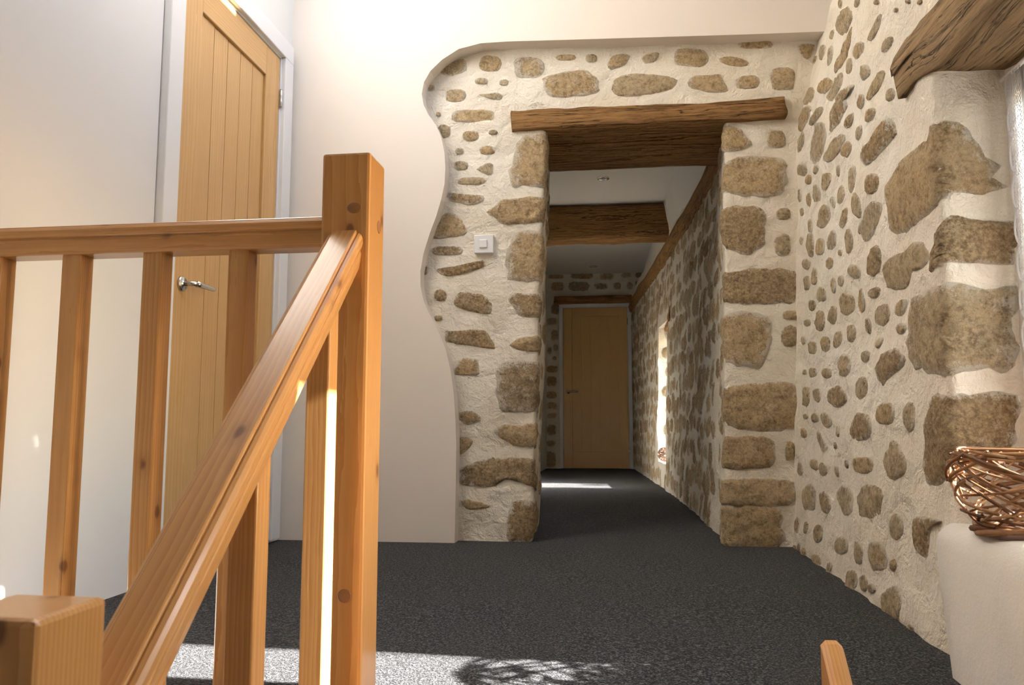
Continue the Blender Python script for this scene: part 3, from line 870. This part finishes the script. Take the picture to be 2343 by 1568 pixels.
# keep the 290 stones that show largest as pieces, join the far small ones into one part
hs = [o for o in COL.objects if o.parent is wall_h and o.name.startswith('stone')]
hs.sort(key=lambda o: -max((Vector(q.co)).length for q in o.data.vertices) / max(.1, o.location.y))
v, f, e, mi = [], [], [], []
kinds_ = [M['stone'], M['stone_grey'], M['stone_dark']]
for o in hs[290:]:
    b = len(v); v += [q.co + o.location for q in o.data.vertices]
    e += [x.value for x in o.data.attributes['edge'].data]
    for q in o.data.polygons: f.append([b + i for i in q.vertices]); mi.append(kinds_.index(o.data.materials[0]))
    me_ = o.data; bpy.data.objects.remove(o); bpy.data.meshes.remove(me_)
far = mesh_obj('rubble', v, f, kinds_[0], wall_h, attrs={'edge': e})
for m_ in kinds_[1:]: far.data.materials.append(m_)
far.data.polygons.foreach_set('material_index', mi); far['kind'] = 'stuff'
hl = rough_beam('oak_niche_lintel', HN[1] - HN[0] + .25, .09, .14, M['beam'], None, (.47, HN[0] - .13, HN[3] + .03), (-math.pi / 2, 0, 0), .008, 51)
tag(hl, 'short timber lintel over the passage window niche', 'beam')
wd = empty('window_3', (.72, (HN[0] + HN[1]) / 2, HN[2]), 'white framed window deep in the passage wall', 'window', kind='structure')
for lo, hi in (((.70, HN[0], HN[2]), (.74, HN[0] + .05, HN[3])), ((.70, HN[1] - .05, HN[2]), (.74, HN[1], HN[3])), ((.70, HN[0] + .04, HN[2]), (.74, HN[1] - .04, HN[2] + .05)), ((.70, HN[0] + .04, HN[3] - .05), (.74, HN[1] - .04, HN[3]))):
    box('window_frame', lo, hi, M['gloss'], wd, .003)
box('pane', (.718, HN[0] + .04, HN[2] + .04), (.722, HN[1] - .04, HN[3] - .04), M['glass'], wd)

hwl = quad('wall_hall_left', [(-.87, 3.9, -.2), (-.87, 9.9, -.2), (-.87, 9.9, 2.6), (-.87, 3.9, 2.6)], M['white'])
tag(hwl, 'plain white wall of the passage facing the window', 'wall', kind='structure')
HZ = 2.37
def hce(y): return lerp_table([(3.9, .47), (6.58, .416), (9.9, .345)], y)
ys = frange(3.9, 9.9, .5)
v, f = [], []
for y in ys:
    p = SH.at(SH.s_of(1, min(9.85, max(3.81, y))), 1.98, b=False)
    v += [(-.9, y, HZ), (hce(y), y, HZ), (p.x + .05, y, 1.96), (p.x + .35, y, 1.80)]
for i in range(len(ys) - 1):
    for k in range(3): f.append([4 * i + k, 4 * i + k + 1, 4 * i + k + 5, 4 * i + k + 4])
hc = mesh_obj('ceiling_hall', v, f, M['ceil'], smooth=False)
tag(hc, 'flat white passage ceiling with a steep sloped side', 'ceiling', kind='structure')
# wall plate along the top of the rubble wall
wp_pts = [(y, SH.at(SH.s_of(1, y), 1.93, b=False)) for y in frange(4.0, 9.8, .25)]
ring = [(-.055, -.055), (0, -.07), (.055, -.055), (.07, 0), (.055, .055), (0, .07), (-.055, .055), (-.07, 0)]
v, f = [], []
for j, (y, p) in enumerate(wp_pts):
    for q, (a, b) in enumerate(ring):
        g = 1 + .25 * nz(y * 1.8, q * .7, 61)
        v.append((p.x + .02 + a * g, y, 1.93 + .035 * nz(y * .9, 3, 62) + b * g * 1.05))
for j in range(len(wp_pts) - 1):
    for q in range(8): f.append([j * 8 + q, j * 8 + (q + 1) % 8, (j + 1) * 8 + (q + 1) % 8, (j + 1) * 8 + q])
f.append(list(range(8))); f.append([(len(wp_pts) - 1) * 8 + q for q in range(8)])
wp = mesh_obj('oak_wall_plate', [(a, c, b) for a, b, c in v], [x[::-1] for x in f], M['beam'], None, (0, 0, 0), (math.pi / 2, 0, 0), True, None, True)
for q in wp.data.vertices: q.co = (q.co.x, q.co.y, -q.co.z)
wp.data.flip_normals()
tag(wp, 'long crooked wall plate timber on top of the passage rubble wall', 'beam')
hb = rough_beam('oak_ceiling_beam', 1.36, .31, .25, M['beam'], None, (-.9, 6.70, 2.215), lrot, .012, 71)
tag(hb, 'heavy dark oak beam crossing the passage ceiling', 'beam')
for k, y in enumerate((5.88, 9.28)):
    dl = empty('downlight', (hit(1380, 407, 2, HZ).x if k == 0 else hit(1358, 612, 2, HZ).x, y, HZ), 'round recessed downlight in the passage ceiling %s' % ('before the heavy beam' if k == 0 else 'beyond the heavy beam'), 'light')
    lathe('rim', [(.032, -.002), (.036, -.007), (.046, -.006), (.048, 0)], M['metal'], dl, dl.location)
    lathe('lamp', [(.0, -.001), (.02, -.004), (.031, -.003)], M['lampglass'], dl, dl.location)

# end of the passage: masonry round a door
SE = Surf([(-1.0, YH), (.6, YH)], -1.0, side=-1, seed=81)
v, f = [], []
DX0, DX1, DZ1 = hit(1290, 1000, 1, YH - .02).x - .03, hit(1439, 1000, 1, YH - .02).x + .03, 1.962
grid_part(SE, frange(-1.0, DX0, .03) + frange(DX0, DX1, .03)[1:] + frange(DX1, .6, .03)[1:], frange(-.12, DZ1, .03) + frange(DZ1, 2.45, .03)[1:], lambda s, z: DX0 < s < DX1 and z < DZ1, v, f)
wall_he = mesh_obj('wall_hall_end', v, f, M['mortar'])
tag(wall_he, 'stone wall closing the far end of the passage', 'wall', kind='structure')
def px_e(u, q):
    p = hit(u, q, 1, YH); return (p.x, p.z)
put(SE, px_e, 1220, 370, 1.844, [(75, 600, 110, 645), (55, 660, 105, 690), (75, 705, 105, 755), (85, 770, 105, 800), (58, 780, 80, 815), (80, 820, 100, 840), (55, 860, 105, 890), (55, 905, 100, 950), (55, 970, 100, 1000), (55, 1015, 100, 1045),
    (55, 1060, 100, 1085), (55, 1110, 98, 1155), (55, 1175, 95, 1205), (50, 1225, 95, 1290), (75, 508, 130, 545), (150, 508, 235, 545), (255, 512, 315, 540), (340, 510, 370, 540), (395, 510, 420, 540), (430, 500, 465, 540), (60, 475, 130, 495), (160, 470, 250, 495),
    (280, 468, 340, 500), (370, 468, 415, 490), (430, 468, 465, 490)], wall_he, ['stone', 'stone_grey', 'stone_dark'])
a, b = hit(1268, 680, 1, YH), hit(1474, 680, 1, YH)
el = rough_beam('oak_end_lintel', b.x - a.x, .10, .1, M['beam'], None, (a.x, YH - .01, 2.035), lrot, .008, 91)
tag(el, 'thin dark timber lintel above the far passage door', 'beam')

# ------------------------------------------------------------------ doors


def lever(parent, p, out, along, mat):
    """rose plate, neck and flat lever; out = away from the leaf, along = lever direction"""
    p, out, along = Vector(p), Vector(out), Vector(along)
    h = bpy.data.objects.new('door_handle', None); h.location = p; h.empty_display_size = .05; link(h, parent)
    q = out.to_track_quat('Z', 'Y').to_euler()
    lathe('rose', [(.026, 0), (.026, .006), (.022, .010), (.010, .011), (.010, .012)], mat, h, p, q)
    tube('neck', [p + out * .008, p + out * .035, p + out * .046 + along * .006, p + out * .050 + along * .02], .0085, mat, h, 10)
    vv, ff = tube_data([p + out * .050 + along * t for t in (.012, .03, .06, .09, .118, .125)], .011, 8, taper=lambda t: 1 - .35 * t)
    mesh_obj('lever', [x - p for x in vv], ff, mat, h, p)
    return h


def plank_door(name, label, org, ex, ey, W, H, np_, stile, top, bot, lever_at, fr=.07, face=.03, wood='oak'):
    """org: bottom corner of the leaf; ex: along the width; ey: towards the viewer"""
    org, ex, ey = Vector(org), Vector(ex), Vector(ey)
    root = empty(name, org, label, 'door', kind='structure')

    def pc(nm, x0, x1, z0, z1, d0, d1, mat, par=root, axis=2, bevel=.0025):
        a = org + ex * x0 + ey * d0 + Vector((0, 0, z0)); c = org + ex * x1 + ey * d1 + Vector((0, 0, z1))
        lo = Vector(map(min, a, c)); hi = Vector(map(max, a, c))
        ax = 2 if axis == 2 else (0 if abs(ex.x) > .5 else 1)
        return box(nm, lo, hi, mat, par, bevel, ax)
    pc('stile', 0, stile, 0, H, -.038, 0, M[wood]); pc('stile', W - stile, W, 0, H, -.038, 0, M[wood])
    pc('top_rail', stile, W - stile, H - top, H, -.038, 0, M[wood], axis=0); pc('bottom_rail', stile, W - stile, 0, bot, -.038, 0, M[wood], axis=0)
    pc('panel_backing', stile - .01, W - stile + .01, bot - .01, H - top + .01, -.028, -.0165, M[wood])
    pw = (W - 2 * stile) / np_
    for k in range(np_):
        pc('plank', stile + k * pw + .0018, stile + (k + 1) * pw - .0018, bot, H - top, -.02, -.011, M[wood], bevel=.001)
    g = .004
    for nm, x0, x1, z0, z1, dd in (('frame_jamb', -.035, -g, 0, H + .035, (-.10, .003)), ('frame_jamb', W + g, W + .035, 0, H + .035, (-.10, .003)), ('frame_head', -.035, W + .035, H + g, H + .035, (-.10, .003))):
        pc(nm, x0, x1, z0, z1, dd[0], dd[1], M['gloss'])
    for nm, x0, x1, z0, z1 in (('architrave', -.02 - fr, -.012, 0, H + .012), ('architrave', W + .012, W + .02 + fr, 0, H + .012), ('architrave', -.02 - fr, W + .02 + fr, H + .012, H + .02 + fr)):
        pc(nm, x0, x1, z0, z1, -.03, face, M['gloss'], bevel=.004)
    pc('light_stop', -.045, W + .045, -.02, H + .045, -.112, -.099, M['gloss'], bevel=0)  # unseen board added behind the leaf, keeps sky light out of the gaps
    q = org + ex * lever_at[0] + Vector((0, 0, lever_at[1]))
    lever(root, q, ey, ex * lever_at[2], M['metal'])
    for z in (.22, H - .18):
        hx = W + .002 if lever_at[2] > 0 else -.002
        p = org + ex * hx + ey * .008
        hg = tube('hinge', [p + Vector((0, 0, z - .04 + .08 * t / 8)) for t in range(9)], .0065, M['metal'], root, 8, taper=lambda t: .82 if int(round(t * 8)) % 3 == 1 else 1)
    return root


plank_door('door_1', 'oak plank door with white frame in the left landing wall', (XL + .006, YD0, .012), (0, 1, 0), (1, 0, 0), YD1 - YD0, 2.085, 5, .13, .13, .2, (.065, .955, 1), .075, .022)
p0, p1 = hit(1290, 1000, 1, YH - .02), hit(1439, 1000, 1, YH - .02)
plank_door('door_2', 'oak plank door with white frame at the far passage end', (p0.x, YH - .02, -.055), (1, 0, 0), (0, -1, 0), p1.x - p0.x, 1.99, 5, .11, .11, .2, (.06, .94, 1), .03, .015)

# cover plate and switch
cp = empty('cover_plate', (XL, 3.275, .26), 'white blank cover plate low on the wall beside the plank door', 'cover plate')
box('plate', (XL - .002, 3.236, .268), (XL + .008, 3.296, .468), M['plastic'], cp, .002)
for z in (.285, .452): lathe('screw', [(.0035, 0), (.003, .0015)], M['metal'], cp, (XL + .008, 3.266, z), (0, math.pi / 2, 0), 10)
a, b = hit(1085, 580, 1, YE - .02), hit(1129, 537, 1, YE - .02)
ls = empty('light_switch', ((a.x + b.x) / 2, YE, a.z), 'square white light switch on the stone pier', 'switch')
box('plate', (a.x, YE - .024, a.z), (b.x, YE + .01, b.z), M['plastic'], ls, .003)
cx_, cz_ = (a.x + b.x) / 2 - .002, (a.z + b.z) / 2
box('rocker', (cx_ - .017, YE - .031, cz_ - .018), (cx_ + .017, YE - .02, cz_ + .018), M['plastic'], ls, .003)

# ------------------------------------------------------------------ stairs
st = empty('staircase', (-.05, 1.4, -2.4), 'pine staircase with closed strings dropping from the landing', 'stairs')
RISE, RUN, TSL = .19, .205, .19 / .205
X0, X1 = -.422, .342
for k in range(12):
    y1 = LAND - .03 - k * RUN; z = -(k + 1) * RISE
    box('tread', (X0, y1 - RUN - .025, z - .032), (X1, y1, z), M['pine'], st, .006, 0)
    box('riser', (X0, y1 - .018, z), (X1, y1, z + RISE - .032 if k else -.006), M['pine'], st, 0, 0)
def string_board(x0, x1, top_y, top_z):
    L = 3.2; a = math.atan(TSL); dy, dz = -math.cos(a) * L, -math.sin(a) * L
    bm = bmesh.new(); hgt = .30; ch = .009
    prof = [(top_y, top_z - .006), (top_y - .006, top_z), (top_y - .016, top_z - .004), (top_y + dy, top_z + dz), (top_y + dy, top_z + dz - hgt), (top_y, top_z - hgt)]
    rows = []
    for x, ins in ((x0, ch), (x0 + ch, 0), (x1 - ch, 0), (x1, ch)):
        rows.append([bm.verts.new((x, y - (ins if i < 1 else 0), z - (ins if i < 4 else 0))) for i, (y, z) in enumerate(prof)])
    for r0, r1 in zip(rows, rows[1:]):
        for i in range(6): bm.faces.new((r0[i], r0[(i + 1) % 6], r1[(i + 1) % 6], r1[i]))
    bm.faces.new(rows[0][::-1]); bm.faces.new(rows[-1])
    bmesh.ops.recalc_face_normals(bm, faces=bm.faces)
    rt_ = Matrix.Rotation(-(math.pi / 2 - a), 4, 'X')
    inv = rt_.inverted(); c = Vector(((x0 + x1) / 2, top_y, top_z))
    for q in bm.verts: q.co = inv @ (q.co - c)
    return from_bm('string', bm, M['pine'], st, c, rt_.to_euler(), gc=True)
string_board(.341, .377, 1.455, .128)
string_board(-.454, -.420, 1.36, -.005)

# ------------------------------------------------------------------ balustrade
NWL, NWR, NWY, NWD = -.551, -.456, 1.386, .095
XC, YC = (NWL + NWR) / 2, NWY + NWD / 2
bal = empty('balustrade', (XC, YC, 0), 'varnished pine balustrade guarding the landing edge and stairs', 'balustrade')
def post(nm, x0, x1, y0, y1, z0, z1, mat='pine', bev=.005):
    return box(nm, (x0, y0, z0), (x1, y1, z1), M[mat], bal, bev)
NEWEL = post('newel_post', NWL, NWR, NWY, NWY + NWD, -.32, 1.012, bev=.006)
post('newel_post', -.566, -.471, .598, .690, -1.3, .340, bev=.006)
def knot(p, n_, rx_, rz_):
    o = lathe('knot', [(.0, .0006), (.62, .0008), (.70, .0003), (.86, .0010), (1.0, .0001)], M['knot'], NEWEL, p, Vector(n_).to_track_quat('Z', 'Y').to_euler(), 22)
    for q in o.data.vertices: q.co = (q.co.x * rx_, q.co.y * rz_, q.co.z)
knot(hit(811, 476, 1, NWY), (0, -1, 0), .0145, .0105); knot(hit(788, 1365, 1, NWY), (0, -1, 0), .0135, .0125); knot(hit(867, 520, 0, NWR), (1, 0, 0), .011, .013)
half = [(0, .060), (.0215, .060), (.0235, .0585), (.0245, .0545), (.0275, .0555), (.032, .0535), (.0355, .0485), (.0365, .042), (.0345, .0355), (.0310, .033), (.0305, .0315), (.0325, .030), (.0335, .026), (.0325, .018), (.0295, .006), (.026, .001), (.023, 0), (0, 0)]
prof = half + [(-x, y) for x, y in half[-2:0:-1]]
def rail(nm, L, loc, mat_rot, mat='pine'):
    n = len(prof); v = []; f = []
    NSEG = 8
    for j in range(NSEG + 1):
        for x, y in prof: v.append((x, y, L * j / NSEG))
    for j in range(NSEG):
        for i in range(n): f.append([j * n + i, j * n + (i + 1) % n, (j + 1) * n + (i + 1) % n, (j + 1) * n + i])
    f.append(list(range(n))[::-1]); f.append([NSEG * n + i for i in range(n)])
    o = mesh_obj(nm, v, f, M[mat], bal, loc, mat_rot.to_euler(), False, None, True)
    return o
# level rail: from the newel to the left wall
R0 = Matrix(((0, 0, -1), (-1, 0, 0), (0, 1, 0)))           # local z -> -x, local y -> z
rail('handrail', NWL - XL + .005, (NWL + .004, YC, .836), R0)
# raking rail
SL = .94; A = math.atan(SL)
R1 = Matrix(((-1, 0, 0), (0, -math.sin(A), -math.cos(A)), (0, math.cos(A), -math.sin(A)))); R1[0][0] = 1
y_t, z_t = NWY + .012, .872                                # top line of the rail where it meets the post
nup = Vector((0, -math.sin(A), math.cos(A)))
p_top = Vector((XC, y_t, z_t)) - nup * .060
Lr = (y_t - .655) / math.cos(A)
rr = rail('handrail', Lr, p_top, R1)
# trim both ends plumb against the posts
for q in rr.data.vertices:
    wy = (R1 @ q.co + p_top).y
    if q.co.z < .001: q.co.z += (wy - y_t) / math.cos(A) * 1.0
    elif q.co.z > Lr - .001: q.co.z += (wy - .66) / math.cos(A)
def rake_z(y): return z_t - SL * (y_t - y)
BW = .0205
sh_l = (NWY - .685) / math.cos(A) + .01
bm = box_bm(.092, .045, sh_l, .004)
from_bm('shoe_rail', bm, M['pine'], bal, (XC, (NWY + .685) / 2, rake_z((NWY + .685) / 2) - .93), (math.pi / 2 + A, 0, 0), gc=True)
for xb in (-1.258, -1.083, -.908, -.728):
    post('baluster', xb - BW, xb + BW, YC - BW, YC + BW, -.02, .840, bev=.003)
for yb in (1.291, 1.036, .795):
    o = post('baluster', XC - BW, XC + BW, yb - BW, yb + BW, rake_z(yb) - .925, rake_z(yb) - .075, bev=.003)
    for q in o.data.vertices:
        if q.co.z > .3: q.co.z += SL * q.co.y

# ------------------------------------------------------------------ basket on the sill
BX, BY, BZ = .768, 1.60, NZ0 + .010
bk = empty('wicker_basket', (BX, BY, BZ), 'round nest-like basket of loose brown willow twigs on the sill', 'basket')
rb = random.Random(12)
def brad(t): return lerp_table([(0, .085), (.12, .100), (.35, .122), (.6, .134), (.85, .132), (1, .120)], t)
BH = .158
for k in range(92):
    a0 = rb.uniform(0, 2 * math.pi); span = rb.uniform(.9, 2.3) * rb.choice((1, -1)); t0 = rb.uniform(.08, 1); t1 = min(1, max(.05, t0 + rb.choice((-1, 1)) * rb.uniform(.35, .95)))
    if k < 14: t0 = rb.uniform(.9, 1); t1 = rb.uniform(.9, 1.0)
    bow = rb.uniform(-.12, .12); dr = rb.uniform(-.010, .006); tw = []
    for i in range(15):
        q = i / 14; t = min(1.02, max(.03, t0 + (t1 - t0) * q + bow * math.sin(math.pi * q))); a = a0 + span * q
        r = brad(min(1, t)) + dr + .004 * math.sin(7 * q + k) + (.006 if i in (0, 14) and k % 4 == 0 else 0)
        tw.append((BX + r * math.cos(a), BY + r * math.sin(a), BZ + .012 + t * (BH - .012)))
    tube('twig', tw, rb.uniform(.0022, .0036), M['wicker'], bk, 5)
for k in range(3):                                         # plaited foot
    tube('foot_strand', [(BX + (.094 + .006 * math.cos(3 * a + k * 2.09)) * math.cos(a), BY + (.094 + .006 * math.cos(3 * a + k * 2.09)) * math.sin(a), BZ + .009 + .005 * math.sin(3 * a + k * 2.09)) for a in [2 * math.pi * i / 48 for i in range(48)]], .0062, M['wicker'] if k else M['bark'], bk, 7, closed=True)
lathe('base', [(.0, .003), (.09, .003), (.09, .008), (.0, .009)], M['bark'], bk, (BX, BY, BZ), seg=20)
for k in range(11):
    a = rb.uniform(0, 6.28); r = rb.uniform(.02, .10); c = Vector((BX + r * math.cos(a), BY + r * math.sin(a), BZ + rb.uniform(.10, .142)))
    L, W_ = rb.uniform(.03, .05), rb.uniform(.010, .018); v, f = [], []
    for i in range(7):
        q = i / 6; wd_ = W_ * math.sin(math.pi * min(.98, q + .03)) ** .8
        for s in (-1, -.5, 0, .5, 1): v.append(((q - .5) * L, s * wd_, .010 * (s * s) + .014 * math.sin(q * 3 + k) * q))
    for i in range(6):
        for s in range(4): f.append([i * 5 + s, i * 5 + s + 1, i * 5 + s + 6, i * 5 + s + 5])
    o = mesh_obj('dried_leaf', v, f, M['leaf'], None, c, (rb.uniform(-.8, .8), rb.uniform(-.8, .8), rb.uniform(0, 6)))
    tag(o, 'curled brown dried leaf lying in the willow basket', 'leaf', 'dried leaves in the basket')

# small twig ball on the passage window sill
pw = Vector((SH.at(s_b - .12, HN[2] + .05).x + .045, HN[1] - .16, HN[2] + .062))
tb = empty('twig_ball', (pw.x, pw.y, HN[2]), 'dark woven twig ball on the passage window sill', 'ornament')
for k in range(26):
    ax = Vector((rb.gauss(0, 1), rb.gauss(0, 1), rb.gauss(0, 1))).normalized(); u_ = ax.orthogonal().normalized(); w_ = ax.cross(u_)
    off = rb.uniform(-.03, .03); r = math.sqrt(.06 ** 2 - off ** 2)
    tube('twig', [pw + ax * off + (u_ * math.cos(t) + w_ * math.sin(t)) * r for t in [2 * math.pi * i / 20 for i in range(20)]], .0022, M['bark'] if k % 3 else M['wicker'], tb, 4, closed=True)

# ------------------------------------------------------------------ lace curtain in front of the window
lc = empty('lace_curtain', (NX - .02, YJ - .05, .47), 'white scalloped lace curtain hanging in front of the casement', 'curtain')
CX, CY0, CY1, CZ0, CZ1 = NX - .014, YJ - .10, YJ - .035, .485, 1.235
PITCHZ = .0765
def edge_y(z):                                             # scalloped border, two lobes for each motif
    t = ((z - CZ0) / PITCHZ) % 1.0
    return CY1 - .026 * (1 - min(1, abs(math.sin(math.pi * t)) ** .55 * 1.15)) - .003 * (1 - abs(math.cos(2 * math.pi * t)))
def cxw(y, z): return CX - .003 * math.sin(y * 38) - .002 * math.sin(y * 15 + z)
v, f = [], []
zs = frange(CZ0, CZ1, .0035)
tube_data([(cxw(edge_y(z), z), edge_y(z), z) for z in zs], .0014, 4, v, f)
tube_data([(cxw(edge_y(z) - .005, z), edge_y(z) - .0055, z) for z in zs], .0009, 4, v, f)
nm_ = int((CZ1 - CZ0) / PITCHZ)
for k in range(nm_ + 1):                                   # fans of threads in each motif
    zc = CZ0 + (k + .5) * PITCHZ
    for s in (-1, 1):
        tube_data([(CX, CY1 - .022, zc + s * PITCHZ * .5), (CX - .001, CY1 - .012 - .004, zc + s * PITCHZ * .42), (CX, CY1 - .050, zc + s * PITCHZ * .35)], .0011, 4, v, f)
        for q in range(8):
            t = q / 7
            tube_data([(CX, CY1 - .045, zc + s * .004), (CX - .001, edge_y(zc + s * PITCHZ * (.04 + .4 * t)) - .005, zc + s * PITCHZ * (.04 + .40 * t))], .0006, 3, v, f)
mesh_obj('scalloped_border', v, f, M['lace'], lc)
v, f = [], []
for sgn in (-1, 1):                                        # crossed threads of the net
    c0 = -1.2
    while c0 < 2.6:
        pts = []
        for i in range(26):
            y = CY0 + (CY1 - .012 - CY0) * i / 25; z = c0 + sgn * 1.15 * (y - CY0)
            if CZ0 <= z <= CZ1: pts.append((cxw(y, z), y, z))
        if len(pts) > 1: tube_data(pts, .00055, 3, v, f)
        c0 += .0095
for k in range(5):
    y = CY0 + (CY1 - .02 - CY0) * k / 4
    tube_data([(cxw(y, z), y, z) for z in frange(CZ0, CZ1, .15)], .0005, 3, v, f)
nt = mesh_obj('lace_net', v, f, M['lace'], lc); nt['kind'] = 'stuff'
tube('hem', [(cxw(y, CZ0), y, CZ0) for y in frange(CY0, CY1 - .02, .02)], .0018, M['lace'], lc, 5)
tube('curtain_rod', [(CX, CY0 - .02, CZ1 + .004), (CX, CY1 + .02, CZ1 + .004)], .005, M['gloss'], lc, 8)
print('stones', STONES)
